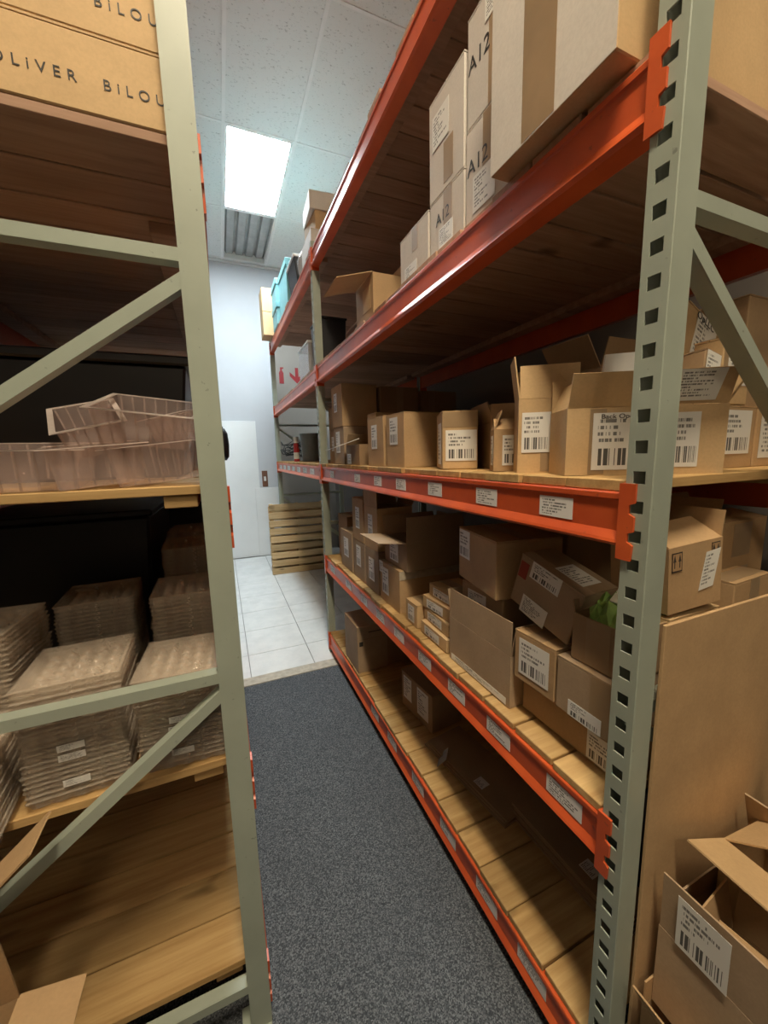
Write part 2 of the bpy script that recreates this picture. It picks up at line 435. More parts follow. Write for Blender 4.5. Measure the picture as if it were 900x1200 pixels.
# ------------------------------------------------------------------ pallet racks
PW, PD, DEPTH, PITCH = 0.048, 0.052, 0.90, 0.055
LV = dict(E=2.998, A=2.214, B=1.497, C=0.790, D=0.153)
DT = 0.022
DECK = {k: v + DT + 0.001 for k, v in LV.items()}
def post_mesh(H, sx):
    P = []; F = []
    ycols = [0, .0125, .0355, PW]
    n = int((H - .03) / PITCH)
    zr = [0]
    for k in range(n): zr += [.03 + k * PITCH, .03 + k * PITCH + .023]
    zr.append(H)
    for z in zr:
        for y in ycols: P.append((0, y, z))
    for r in range(len(zr) - 1):
        for c in range(3):
            if c == 1 and r % 2 == 1: continue
            a = r * 4 + c; F.append((a, a + 1, a + 5, a + 4))
    o = len(P)
    for z in (0, H):
        P += [(0, 0, z), (sx * PD, 0, z), (sx * PD, .014, z), (0, PW, z), (sx * PD, PW, z), (sx * PD, PW - .014, z)]
    F += [(o, o + 1, o + 7, o + 6), (o + 1, o + 2, o + 8, o + 7), (o + 3, o + 4, o + 10, o + 9), (o + 4, o + 5, o + 11, o + 10)]
    me = bpy.data.meshes.new('upright_post'); me.from_pydata(P, [], F)
    bm = bmesh.new(); bm.from_mesh(me); bmesh.ops.remove_doubles(bm, verts=bm.verts, dist=1e-5)
    bmesh.ops.recalc_face_normals(bm, faces=bm.faces); bm.to_mesh(me); bm.free()
    me.materials.append(MATS['post_paint'])
    return me
def beam_prof(sx, zt):
    q = [(.045, 0), (.002, 0), (0, -.003), (0, -.013), (.0045, -.016), (.0045, -.076), (-.004, -.092), (-.006, -.098), (.002, -.105), (.045, -.111)]
    return [(sx * a, zt + b) for a, b in q]
def connector_mb(sx, zt, y, dirn):
    "end plate hooked on the front of the post; y is the beam end, dirn +1 when the beam runs to +Y"
    mb = MB(); d = -dirn
    e = y + d * .001
    zz = [(.018, 1), (-.018, 1), (-.022, .55), (-.038, .55), (-.044, 1), (-.072, 1), (-.076, .55), (-.092, .55), (-.098, 1), (-.128, .92)]
    poly = [(e - d * .007, zt + .018)] + [(e + d * .024 * k, zt + z) for z, k in zz] + [(e - d * .007, zt - .128)]
    mb.prism(poly, 'x', -sx * .0070, -sx * .0020)
    mb.box(min(-sx * .0020, sx * .05), max(-sx * .0020, sx * .05), min(e, e - d * .006), max(e, e - d * .006), zt - .128, zt + .018)
    return mb
def make_rack(name, loc, sx, yposts, H, bays, label, stickers):
    root = empty(name, loc, (0, 0, 0), label, 'pallet rack')
    pf, pr = post_mesh(H, sx), post_mesh(H, -sx)
    def solid(o):
        md = o.modifiers.new('thickness', 'SOLIDIFY'); md.thickness = .003; md.offset = 0
    for yp in yposts:
        solid(inst('upright_post', pf, root, (0, yp, 0)))
        solid(inst('upright_post', pr, root, (sx * DEPTH, yp, 0)))
        for xc in (0.012, DEPTH - .052 - .012):
            MB().box(min(sx * (xc - .012), sx * (xc + .064)), max(sx * (xc - .012), sx * (xc + .064)), yp - .01, yp + PW + .01, 0, .004).build('foot_plate', 'post_paint', root)
        def chan(a, b, hgt=.026):
            "U channel brace from a to b in the frame plane, flat side towards -Y"
            (xa, za), (xb, zb) = a, b
            L = math.hypot(xb - xa, zb - za); ux, uz = (xb - xa) / L, (zb - za) / L
            nx, nz = -uz, ux
            if nz < 0: nx, nz = -nx, -nz
            mb = MB(); y0, y1 = yp + .008, yp + .040
            def strip(o0, o1, ya, yb):
                poly = [(xa + nx * o0, za + nz * o0), (xb + nx * o0, zb + nz * o0), (xb + nx * o1, zb + nz * o1), (xa + nx * o1, za + nz * o1)]
                mb.prism(poly, 'y', ya, yb)
            strip(-hgt / 2, hgt / 2, y0, y0 + .003)
            strip(hgt / 2 - .003, hgt / 2, y0 + .0032, y1)
            strip(-hgt / 2, -hgt / 2 + .003, y0 + .0032, y1)
            return mb
        x0, x1 = sx * .042, sx * (DEPTH - .042)
        for z in (.135, 1.06, 1.99):
            if z < H - .05: chan((x0, z), (x1, z)).build('horizontal_brace', 'post_paint', root)
        for z in (1.02, 1.95):
            if z < H - .05: chan((x0, z), (x1, z - .62)).build('diagonal_brace', 'post_paint', root)
    for (ya, yb, levels) in bays:
        y0, y1 = ya + PW + .002, yb - .002
        for lv in levels:
            zt = LV[lv]
            for side in (0, 1):
                if side == 0: prof = beam_prof(sx, zt); s2, xo = sx, 0
                else: prof = [(sx * DEPTH - (a), b) for a, b in beam_prof(sx, zt)]; s2, xo = -sx, sx * DEPTH
                b = MB().prism(prof, 'y', y0 + .007, y1 - .007).build('beam', 'beam_orange', root)
                for ye_, dr in ((y0, 1), (y1, -1)):
                    c = connector_mb(s2, zt, ye_, dr)
                    c.v = [(vx + xo, vy, vz) for vx, vy, vz in c.v]
                    c.build('connector', 'beam_orange', b)
                if side == 0:
                    for (bay_i, l2, yc, wd) in stickers:
                        if l2 == lv and abs(bay_i - ya) < .01:
                            mb = MB()
                            o = (sx * .0045, yc + wd / 2 * (1 if sx > 0 else -1), zt - .070)
                            mb.slab(o, (0, -wd * sx, 0), (0, 0, .047), (-sx, 0, 0), .0012)
                            mb.build('price_sticker', 'sticker', b)
    return root
RX, RY = 0.70, 0.440
Y1, Y2 = 2.435, 4.87            # mid and end frames, measured from the near frame
st = []
for yc in (0.216, 0.469, 0.762, 1.048, 1.311, 1.62, 2.15): st.append((0, 'B', yc, .095))
for yc in (0.154, 0.395, 0.619, 0.85, 1.096, 1.326, 1.573, 1.864, 2.25): st.append((0, 'C', yc, .105))
for yc in (0.231, 0.435, 0.674, 0.924, 1.208, 1.448): st.append((0, 'D', yc, .11))
for k in range(7): st.append((Y1, 'B', Y1 + .35 + k * .30, .16))
make_rack('pallet_rack', (RX, RY, 0), 1, [0, Y1, Y2], 3.06, [(0, Y1, 'EABCD'), (Y1, Y2, 'EAB')],
          'long pallet rack with orange beams and slotted grey posts, filled with cardboard cartons', st)
LX, LY = 0.008, 0.93
make_rack('pallet_rack', (LX, LY, 0), -1, [0, Y1], 3.06, [(0, Y1, 'EABCD')],
          'pallet rack with pale green posts and braces holding clear plastic trays', [])

# wooden decks lying on the beams
def deck(x0, x1, y0, y1, lv, mat, label, pw=.142, inset=.012):
    z = LV[lv] + .001
    n = int(round((y1 - y0) / pw)); step = (y1 - y0) / n
    root = empty('shelf_deck', ((x0 + x1) / 2, (y0 + y1) / 2, z), (0, 0, 0), label, 'shelf deck', 'wooden plank decks lying on the rack beams')
    L = abs(x1 - x0)
    mes = []
    for k in range(3):
        a = step / 2 - .0015 - .0015 * k
        mes.append(MB().box(-L / 2 + .004 * k, L / 2 - .003 * k, -a, a, 0, DT - .0012 * k).mesh('plank', mat, .0018))
    for k in range(n):
        inst('plank', mes[random.randrange(3)], root, (random.uniform(-.004, .004), (k + .5) * step - (y1 - y0) / 2, 0),
             (0, 0, random.choice((0, math.pi))))
    for xx in (-L / 2 + .095, L / 2 - .095):
        MB().box(xx - .035, xx + .035, -(y1 - y0) / 2 + inset, (y1 - y0) / 2 - .012, -.030, -.0005).build('batten', mat, root, .002)
    return root
ra, rb = RX + .004, RX + DEPTH - .004
rn = (RY + PW + .006, RY + Y1 - .004)
rf = (RY + Y1 + PW + .006, RY + Y2 - .004)
for lv, mt, lab in (('E', 'brown_pine', 'topmost plank deck of the rack of cartons, in the bay beside the carpet'),
                    ('A', 'brown_pine', 'plank deck under the white cartons marked A12'),
                    ('B', 'pine', 'pine plank deck under the open carton with a large shipping label, above the price stickers'),
                    ('C', 'pine', 'pine plank deck under the stack of small flat cartons'),
                    ('D', 'pine', 'lowest pine plank deck just above the carpet, under flattened cardboard')):
    deck(ra, rb, rn[0], rn[1], lv, mt, lab)
for lv, mt, lab in (('E', 'brown_pine', 'plank deck under the teal boxes above the white tiles'),
                    ('A', 'brown_pine', 'plank deck under the black crate above the white tiles'),
                    ('B', 'pine', 'plank deck under the grey bucket beside the back wall')):
    deck(ra, rb, rf[0], rf[1], lv, mt, lab)
for lv in 'EA':  # filler planks added over the middle frame to stop light showing through
    MB().box(RX + .075, RX + DEPTH - .075, rn[1] + .002, rf[0] - .002, LV[lv] + .001, LV[lv] + .02).build('plank', 'brown_pine', bpy.data.objects['shelf_deck.005' if lv == 'E' else 'shelf_deck.006'])
for o in bpy.data.objects:
    if o.name.startswith('plank') and o.location.length == 0 and o.parent and o.parent.name in ('shelf_deck.005', 'shelf_deck.006'): o.location = -o.parent.location
la, lb = LX - DEPTH + .004, LX - .004
ln = (LY + .004, LY + Y1 - .004)
ln = (LY + PW + .006, LY + Y1 - .004)
for lv, mt, lab in (('A', 'brown_pine', 'plank deck under the lettered cartons on the green post rack'),
                    ('B', 'pine', 'pine plank deck under the jumbled pinkish clear trays'),
                    ('C', 'pine', 'pine plank deck under the stacks of clear ribbed trays'),
                    ('D', 'pine', 'bare bottom pine plank deck of the green post rack')):
    deck(la, lb, ln[0], ln[1], lv, mt, lab, inset=.3 if lv == 'A' else .012)

# ------------------------------------------------------------------ cartons
T = .004
def carton(label, x0, y0, z0, w, d, h, yaw=0, mat='kraft', opened=False, flaps=None, labels=(), tapes=(), group=None, tilt=(0, 0), name='cardboard_carton', cat='box', corner=False):
    """x0,y0 is the near aisle corner, w along X, d along Y. flaps: {side: (angle, length)} on an open carton.
    labels: (face, u, v, su, sv, kind) in fractions / metres. tapes: (face, u, width, v0, v1)."""
    cx, cy = x0 + w / 2, y0 + d / 2
    if corner:                       # x0,y0 is the turned carton's own front left corner
        ca, sa = math.cos(R_(yaw)), math.sin(R_(yaw))
        cx, cy = x0 + ca * w / 2 - sa * d / 2, y0 + sa * w / 2 + ca * d / 2
    root = empty(name, (cx, cy, z0), (tilt[0], tilt[1], yaw), label, cat, group)
    hw, hd = w / 2, d / 2
    if not opened:
        MB().box(-hw, hw, -hd, hd, 0, h - T).build('body', mat, root, .0025)
        if w <= d:
            MB().box(-hw, -.0012, -hd, hd, h - T + .0002, h).build('flap', mat, root); MB().box(.0012, hw, -hd, hd, h - T + .0002, h).build('flap', mat, root)
            MB().box(-.024, .024, -hd, hd, h + .0003, h + .0009).build('tape', 'tape', root)
        else:
            MB().box(-hw, hw, -hd, -.0012, h - T + .0002, h).build('flap', mat, root); MB().box(-hw, hw, .0012, hd, h - T + .0002, h).build('flap', mat, root)
            MB().box(-hw, hw, -.024, .024, h + .0003, h + .0009).build('tape', 'tape', root)
    else:
        mb = MB(); mb.box(-hw, hw, -hd, hd, 0, T)
        mb.box(-hw, hw, -hd, -hd + T, T, h).box(-hw, hw, hd - T, hd, T, h).box(-hw, -hw + T, -hd + T, hd - T, T, h).box(hw - T, hw, -hd + T, hd - T, T, h)
        mb.build('body', mat, root)
        N = {'-x': ((-1, 0, 0), (0, 1, 0), hw, hd), '+x': ((1, 0, 0), (0, 1, 0), hw, hd), '-y': ((0, -1, 0), (1, 0, 0), hd, hw), '+y': ((0, 1, 0), (1, 0, 0), hd, hw)}
        for s, (ang, ln_) in (flaps or {}).items():
            n, a, off, half = N[s]; n, a = Vector(n), Vector(a); zz = Vector((0, 0, 1)); an = R_(ang)
            dr = n * math.sin(an) + zz * math.cos(an); nn = n * math.cos(an) - zz * math.sin(an)
            o = n * off + zz * (h + .001) - a * (half - .002) - nn * T
            MB().slab(o, a * (2 * half - .004), dr * ln_, nn, T * .9).build('flap', mat, root)
    FA = {'-x': ((-hw, hd, 0), (0, -1, 0), (0, 0, 1), (-1, 0, 0), d, h), '-y': ((-hw, -hd, 0), (1, 0, 0), (0, 0, 1), (0, -1, 0), w, h),
          '+x': ((hw, -hd, 0), (0, 1, 0), (0, 0, 1), (1, 0, 0), d, h), '+y': ((hw, hd, 0), (-1, 0, 0), (0, 0, 1), (0, 1, 0), w, h), 'top': ((-hw, -hd, h), (1, 0, 0), (0, 1, 0), (0, 0, 1), w, d)}
    for lb_ in labels:
        fc, u, v, su, sv, kind = lb_
        o, a, b, n, A, B = FA[fc]; o, a, b, n = Vector(o), Vector(a), Vector(b), Vector(n)
        MB().slab(o + a * (u * A - su / 2) + b * (v * B - sv / 2) + n * .0011, a * su, b * sv, n, .0007).build('printed_mark' if kind in ('ink', 'red_ink', 'fragile_print') else 'paper_label', kind, root)
    for tp in tapes:
        fc, u, wd, v0, v1 = tp
        o, a, b, n, A, B = FA[fc]; o, a, b, n = Vector(o), Vector(a), Vector(b), Vector(n)
        MB().slab(o + a * (u * A - wd / 2) + b * (v0 * B) + n * .0002, a * wd, b * ((v1 - v0) * B), n, .0006).build('tape', 'tape', root)
    root['_hw'] = hw; root['_hd'] = hd; root['_h'] = h
    return root
def write_on(root, face, u, v, txt, size, mat='ink', spacing=1.0, width=None, name='lettering', off=.0006):
    hw, hd, h = root['_hw'], root['_hd'], root['_h']
    me = text_mesh(txt, size, mat, spacing)
    if width:
        k = width / (max(q.co.x for q in me.vertices) - min(q.co.x for q in me.vertices))
        me.transform(Matrix.Diagonal((k, 1, 1, 1)))
    o = bpy.data.objects.new(name, me); COL.objects.link(o); o.parent = root
    if face == '-y':
        o.location = (-hw + 2 * hw * u, -hd - off, h * v); o.rotation_euler = (R_(90), 0, 0)
    elif face == '-x':
        o.location = (-hw - off, hd - 2 * hd * u, h * v); o.rotation_euler = (R_(90), 0, R_(-90))
    return o

zA, zB, zC, zD, zE = DECK['A'], DECK['B'], DECK['C'], DECK['D'], DECK['E']
GA, GB, GC, GD = 'cartons on the shelf of white cartons', 'cartons on the eye level shelf', 'cartons on the shelf below eye level', 'cartons on the bottom shelf'
# --- shelf A (white cartons)
r = carton('big white carton with a broad tape strip, hanging over the orange beam', .66, .53, zA, .62, .325, .42, 0, 'kraft_light',
           labels=[('-x', .42, .93, .08, .09, 'label_text')], tapes=[('-x', .46, .09, .01, .99)], group=GA)
MB().slab((-.3101, .1625, .001), (0, -.325, 0), (0, 0, .418), (-1, 0, 0), .0003).build('white_face', 'white_carton', r)
r = carton('white carton marked A12, lower one of its pair, next to the overhanging carton', .74, .868, zA, .30, .205, .262, 0, 'white_carton',
           labels=[('-x', .42, .30, .10, .095, 'label_text')], tapes=[('-x', .52, .055, .5, .99)], group=GA)
write_on(r, '-x', .27, .60, 'A12', .058)
r = carton('white carton marked A12, upper one of its pair', .74, .87, zA + .264, .30, .20, .275, 0, 'white_carton',
           labels=[('-x', .60, .86, .08, .07, 'label_text')], tapes=[('-x', .62, .055, .01, .99)], group=GA)
write_on(r, '-x', .27, .55, 'A12', .058)
r = carton('white carton marked A12 beneath a plain white carton', .74, 1.082, zA, .30, .205, .185, 0, 'white_carton',
           labels=[('-x', .50, .28, .085, .06, 'label_text')], tapes=[('-x', .55, .05, .45, .99)], group=GA)
write_on(r, '-x', .40, .62, 'A12', .050)
carton('plain white carton with a paper label, on top of a carton marked A12', .74, 1.085, zA + .187, .30, .205, .30, 0, 'white_carton',
       labels=[('-x', .36, .66, .10, .10, 'label_text')], tapes=[('-x', .58, .055, .06, .45)], group=GA)
carton('single white carton with a low label at the end of the white row', .74, 1.30, zA, .28, .23, .185, 0, 'white_carton',
       labels=[('-x', .40, .2, .10, .06, 'label_text')], tapes=[('-x', .55, .045, .55, .99)], group=GA)
carton('small cream carton half hidden behind the single white carton', .84, 1.545, zA, .2, .12, .25, 0, 'white_carton', group=GA)
# open carton lying on its side, mouth towards the far post
r = carton('opened brown carton on the white carton shelf, one flap stretched out over the aisle', .75, 1.86, zA, .20, .25, .215, 0, 'kraft', True,
           {'-x': (106, .19), '+y': (25, .08), '+x': (-10, .08), '-y': (-80, .11)}, labels=[('-x', .65, .55, .11, .11, 'kraft_light')], group=GA)
# --- shelf B
carton('carton with a white label at the top of a pile by the middle post', .74, 2.42, zB + .245, .24, .235, .265, 0, 'kraft', labels=[('-x', .4, .6, .07, .12, 'label')], group=GB)
carton('carton carrying the labelled pile by the middle post, at shelf level', .745, 2.42, zB, .23, .235, .243, 0, 'kraft_grey', labels=[('-x', .45, .6, .09, .14, 'label')], group=GB)
carton('narrow carton at shelf level right behind the middle post', .765, 2.665, zB, .17, .18, .235, 0, 'kraft_dark', labels=[('-x', .5, .6, .06, .10, 'label')], group=GB)
carton('narrow carton stacked right behind the middle post', .765, 2.665, zB + .237, .17, .18, .16, 0, 'kraft_dark', group=GB)
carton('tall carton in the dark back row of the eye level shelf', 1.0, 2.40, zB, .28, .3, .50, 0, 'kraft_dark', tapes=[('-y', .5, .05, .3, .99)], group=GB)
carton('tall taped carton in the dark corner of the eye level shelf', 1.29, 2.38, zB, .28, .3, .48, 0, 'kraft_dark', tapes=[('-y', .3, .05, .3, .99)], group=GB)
carton('low dark open carton with a white flap sticking out over the aisle', .745, 2.125, zB, .2, .25, .12, 0, 'kraft_dark', True,
       {'+x': (10, .1), '+y': (-30, .08)}, group=GB, labels=[('-x', .25, .3, .07, .06, 'label')])
mb = MB().slab((.744, 2.12, zB + .150), (0, .24, -.018), (-.125, .06, -.045), (0, 0, 1), .004)
o = mb.build('paper_sheet', 'white_plastic'); tag(o, 'white card sheet jutting out over the aisle from the low dark carton', 'card sheet')
carton('tall narrow light carton between labelled cartons on the eye level shelf', .795, 1.985, zB, .19, .125, .285, 0, 'kraft_light', group=GB)
carton('mid-size carton with a tall label next to the tall narrow light carton', .737, 1.745, zB, .21, .215, .245, 0, 'kraft', labels=[('-x', .45, .6, .075, .12, 'label')], group=GB)
r = carton('square carton with a barcode label and torn top, on the eye level shelf', .737, 1.515, zB, .215, .195, .238, 0, 'kraft', labels=[('-x', .45, .68, .085, .12, 'label')], group=GB)
carton('upright carton whose front is nearly covered by a big barcode label', .735, 1.20, zB, .125, .20, .205, -25, 'kraft_light',
       labels=[('-y', .53, .41, .110, .108, 'label'), ('-x', .6, .45, .1, .15, 'label_text')], tapes=[('-y', .5, .12, .72, .98)], group=GB, corner=True)
carton('dark open carton with a raised flap between two labelled cartons', .87, 1.09, zB, .13, .2, .16, -20, 'kraft_dark', True, {'-x': (20, .07), '+y': (5, .08)}, labels=[('-y', .35, .5, .07, .1, 'label')], group=GB, corner=True)
r = carton('small open carton with label and bent flap beside the tall taped carton', .765, .955, zB, .12, .12, .125, -33, 'kraft', True,
           {'-x': (-20, .06), '+y': (10, .09), '-y': (-55, .06)}, labels=[('-y', .5, .5, .07, .09, 'label'), ('-x', .65, .5, .06, .09, 'label')], group=GB, corner=True)
r = carton('tall half open carton with a folded front flap and label, near the big open carton', .745, .83, zB, .150, .115, .195, -36, 'kraft_light', True,
           {'-y': (-4, .085), '-x': (8, .11), '+y': (4, .09), '+x': (-40, .08)}, labels=[('-y', .30, .55, .072, .105, 'label')], tapes=[('-y', .52, .04, .02, .35)], group=GB, corner=True)
r = carton('big open carton with flared flaps and two shipping labels, by the near post', .738, .665, zB, .335, .125, .152, -30, 'kraft_light', True,
           {'-y': (20, .075), '+y': (5, .08), '-x': (-25, .07), '+x': (30, .07)},
           labels=[('-y', .37, .50, .135, .128, 'label'), ('-y', .76, .5, .05, .120, 'label')], tapes=[('-y', .2, .035, .02, .98)], group=GB, corner=True)
write_on(r, '-y', .36, .865, 'Back Opening', .0145, width=.095, off=.0022)
MB().slab((.045, -.0660, .160), (.09, 0, 0), (.006, -.0235, .062), (0, -1, -.35), .0008).build('paper_label', 'label_text', r)
carton('small carton with a wide printed label on the shelf beside the big open carton', 1.205, .60, zB, .165, .25, .165, 0, 'kraft', labels=[('-y', .5, .58, .12, .115, 'label')], group=GB)
carton('small carton with a long text label at the outer end of the eye level shelf', 1.378, .60, zB, .2, .25, .165, 0, 'kraft', labels=[('-y', .5, .54, .16, .13, 'label_text')], group=GB)
carton('carton with a white top label and brown tape, standing on a smaller labelled carton', 1.20, .605, zB + .168, .125, .07, .165, 0, 'kraft_light', labels=[('-y', .55, .6, .095, .10, 'label_text')], tapes=[('-y', .15, .03, .3, .99)], group=GB)
carton('tall dark carton topping the pile at the end of the eye level shelf', 1.365, .64, zB + .168, .21, .22, .30, 0, 'kraft_dark', group=GB)
r = carton('tilted carton with a large white shipping label, lying behind the big open carton', 1.12, .68, zB + .235, .16, .10, .20, 0, 'kraft_light', tilt=(-6, 24), labels=[('-y', .62, .66, .10, .13, 'label_text')], group=GB)
write_on(r, '-y', .55, .92, 'OpLLC', .03, off=.0022)
carton('torn carton leaning beside the tilted one, label half peeled off', 1.105, .60, zB + .165, .070, .08, .13, 0, 'kraft_dark', tilt=(-4, 12), labels=[('-y', .5, .6, .06, .1, 'label_text')], group=GB)
carton('plain carton hidden behind the big open carton, carrying the tilted one', 1.0, .685, zB, .19, .11, .21, 0, 'kraft', group=GB)
o = MB().slab((.83, .665, zB + .17), (.15, 0, .02), (.03, .01, .11), (0, -1, .1), .004).build('envelope', 'white_plastic'); tag(o, 'white padded envelope with red print poking out of the big open carton', 'envelope')
MB().slab((.832, .6605, zB + .172), (.13, 0, .017), (.003, .001, .012), (0, -1, .1), .0008).build('printed_band', 'red_ink', o)
r = carton('open brown carton with pointed flaps, standing behind the big open carton', 1.02, .81, zB, .20, .17, .29, 0, 'kraft_dark', True, {'-y': (15, .08), '-x': (35, .10), '+y': (8, .09)}, group=GB)

# --- shelf C
carton('ribbed brown carton right behind the middle post on the shelf below eye level', .80, 2.60, zC, .2, .22, .33, 0, 'kraft_dark', group=GC)
carton('low carton with an upright label beside the ribbed brown carton', .742, 2.325, zC, .19, .245, .262, 0, 'kraft_grey', labels=[('-x', .5, .58, .10, .13, 'label')], group=GC)
carton('carton with a tall label, bottom of the far two-high pile', .742, 2.085, zC, .20, .212, .242, 0, 'kraft_grey', labels=[('-x', .5, .62, .08, .13, 'label')], group=GC)
carton('tall labelled carton at the bottom of the two-high pile beside the tape banded carton', .742, 1.868, zC, .20, .205, .242, 0, 'kraft_grey', labels=[('-x', .5, .52, .085, .13, 'label')], group=GC)
carton('carton with a label on top of the far two-high pile', .742, 2.09, zC + .245, .20, .20, .262, 0, 'kraft', labels=[('-x', .5, .55, .07, .13, 'label')], group=GC)
carton('open carton with its flap up on top of a two-high pile', .742, 1.872, zC + .245, .21, .20, .235, 0, 'kraft', True, {'-x': (0, .09), '+y': (15, .08), '+x': (30, .08)}, labels=[('-x', .5, .55, .07, .13, 'label')], group=GC)
r = carton('wide carton with a white band of tape around its top edge', .742, 1.60, zC, .37, .245, .212, 0, 'kraft', labels=[('-x', .30, .55, .08, .14, 'label'), ('-x', .08, .85, .05, .06, 'label_text')], group=GC)
MB().slab((-.186, -.1232, .168), (.372, 0, 0), (0, 0, .042), (0, -1, 0), .0008).build('tape_band', 'tape_clear', r)
r = carton('open carton with a bright flap folded out, on the tape banded carton', .765, 1.565, zC + .215, .31, .26, .135, 0, 'kraft_grey', True, {'-x': (84, .14), '-y': (0, .125), '+y': (20, .1), '+x': (5, .1)}, labels=[('-x', .45, .5, .10, .09, 'label')], group=GC)
carton('small upright carton with a label in front of the tape banded carton', .742, 1.425, zC, .11, .11, .105, 0, 'kraft_light', labels=[('-x', .5, .5, .06, .075, 'label')], group=GC)
for k, nm in enumerate(('lowest', 'second lowest', 'second highest', 'topmost')):
    carton(nm + ' of the four small flat yellowish cartons stacked by the orange beam', .745 + .008 * (k % 2) + .012 * k, 1.185 + .01 * (k % 3), zC + .054 * k, .15, .21, .053, random.uniform(-3, 3), 'kraft_light',
           labels=[('-x', .45, .5, .12, .035, 'label')], group='small flat cartons in a stack')
r = carton('large open carton with its side flap standing upright along the beam', .742, .832, zC, .235, .33, .165, 0, 'kraft_grey', True,
           {'-x': (-2, .105), '+y': (10, .1), '+x': (20, .1), '-y': (12, .1)}, labels=[('-x', .5, .09, .30, .022, 'label_text')], group=GC)
carton('carton standing inside the large open carton, its label just showing', .775, .91, zC + .006, .17, .22, .305, 0, 'kraft_dark', labels=[('-x', .4, .82, .10, .07, 'label_text')], group=GC)
carton('smooth tan carton with a corner barcode label, raised above the large open carton', .765, .885, zC + .313, .23, .27, .185, -10, 'kraft', labels=[('-x', .18, .70, .085, .10, 'label')], group=GC)
carton('carton with a long barcode label lying under the two labelled cartons by the near post', .785, .515, zC, .16, .31, .115, 0, 'kraft', labels=[('-x', .85, .4, .08, .075, 'label')], group=GC)
r = carton('carton with a square barcode label facing the aisle, flap ajar', .745, .678, zC + .117, .17, .142, .145, 2, 'kraft', labels=[('-x', .5, .52, .105, .105, 'label')], group=GC)
carton('worn carton with clear tape and a torn barcode by the near post', .745, .515, zC + .117, .17, .152, .14, 0, 'kraft_grey', labels=[('-x', .55, .16, .09, .04, 'label')], tapes=[('-x', .8, .05, .02, .98)], group=GC)
r = carton('open carton with a green printed bag inside, top of the pile by the near post', .765, .51, zC + .26, .15, .135, .115, 2, 'kraft_dark', True, {'+x': (40, .06), '+y': (10, .03)}, tapes=[('-x', .5, .06, .02, .98)], group=GC)
# crumpled bag
mb = MB(); n = 9; P = []; F = []
for a in range(n):
    for b in range(n):
        P.append((-.06 + .12 * a / (n - 1), -.05 + .10 * b / (n - 1), .02 + .022 * math.sin(a * 1.7 + b) * math.cos(b * 1.3) + .03 * math.sin(math.pi * a / (n - 1)) * math.sin(math.pi * b / (n - 1))))
for a in range(n - 1):
    for b in range(n - 1):
        q = a * n + b; F.append((q, q + 1, q + n + 1, q + n))
mb.pts(P, F)
o = mb.build('snack_bag', 'green_print'); o.location = (.845, .58, zC + .355); o.rotation_euler = (0, R_(-8), R_(20))
md = o.modifiers.new('thickness', 'SOLIDIFY'); md.thickness = .012
tag(o, 'crumpled green and white printed bag in the open carton by the near post', 'bag')
mb = MB(); mb.slab((-.03, -.035, .062), (.07, 0, .004), (0, .05, .006), (0, 0, 1), .002); mb.build('white_panel', 'foil_white', o)
r = carton('tipped brown carton with torn labels resting on the labelled cartons', .775, .672, zC + .300, .125, .21, .155, 3, 'kraft_grey', tilt=(17, 0),
           labels=[('-x', .45, .84, .10, .05, 'label'), ('-x', .42, .12, .09, .055, 'label_text'), ('top', .5, .35, .07, .09, 'label_text'), ('-x', .1, .72, .03, .05, 'red_ink')], group=GC)
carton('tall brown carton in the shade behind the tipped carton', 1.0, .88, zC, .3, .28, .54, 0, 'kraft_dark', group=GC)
carton('large carton behind the leaning cardboard sheet', .955, .505, zC, .58, .33, .30, 0, 'kraft', group=GC)
carton('flat carton lying beneath the tilted carton with fragile marks', .90, .505, zC + .303, .19, .15, .08, 0, 'kraft_light', labels=[('-y', .1, .6, .03, .04, 'label_text')], group=GC)
r = carton('tilted carton with fragile marks and a slanted paper, above the leaning cardboard sheet', .905, .50, zC + .400, .165, .15, .155, -6, 'kraft', tilt=(0, -5), opened=True,
           flaps={'+y': (12, .07), '-y': (-62, .08), '+x': (10, .06)}, labels=[('-y', .14, .78, .030, .045, 'fragile_print'), ('-y', .86, .84, .026, .035, 'fragile_print')], group=GC)
MB().slab((.008, -.0763, .040), (.045, 0, .004), (.022, 0, .088), (0, -1, 0), .0008).build('paper_label', 'label_text', r)
carton('carton with patched tape squares behind the tilted carton', 1.245, .605, zC + .303, .27, .2, .25, 2, 'kraft', True, {'-y': (-80, .09), '-x': (-12, .07), '+y': (20, .06)}, tapes=[('-y', .5, .10, .06, .45), ('-y', .5, .10, .58, .97)], group=GC)
carton('small torn-top carton between the leaning sheet and the patched carton', 1.16, .515, zC + .303, .19, .075, .122, 3, 'kraft', tapes=[('-y', .55, .05, .4, .99)], group=GC)

# --- shelf D
r = carton('large tan carton at the far end of the bottom shelf, edge over the aisle', .715, 2.20, zD, .21, .27, .315, 0, 'kraft_grey', labels=[('-y', .12, .63, .025, .03, 'ink'), ('-y', .6, .86, .10, .006, 'ink')], group=GD)
MB().slab((-.105, -.1362, .225), (.21, 0, 0), (0, 0, .003), (0, -1, 0), .0006).build('crease', 'kraft_dark', r)
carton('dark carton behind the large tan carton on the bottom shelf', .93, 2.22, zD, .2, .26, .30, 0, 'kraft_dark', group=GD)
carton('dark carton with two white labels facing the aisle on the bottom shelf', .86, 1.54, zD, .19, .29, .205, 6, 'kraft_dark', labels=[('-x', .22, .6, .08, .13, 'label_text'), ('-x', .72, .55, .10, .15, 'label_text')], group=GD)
carton('shadowed carton at the back of the bottom shelf', 1.12, 1.25, zD, .3, .3, .25, 0, 'kraft_dark', group=GD)
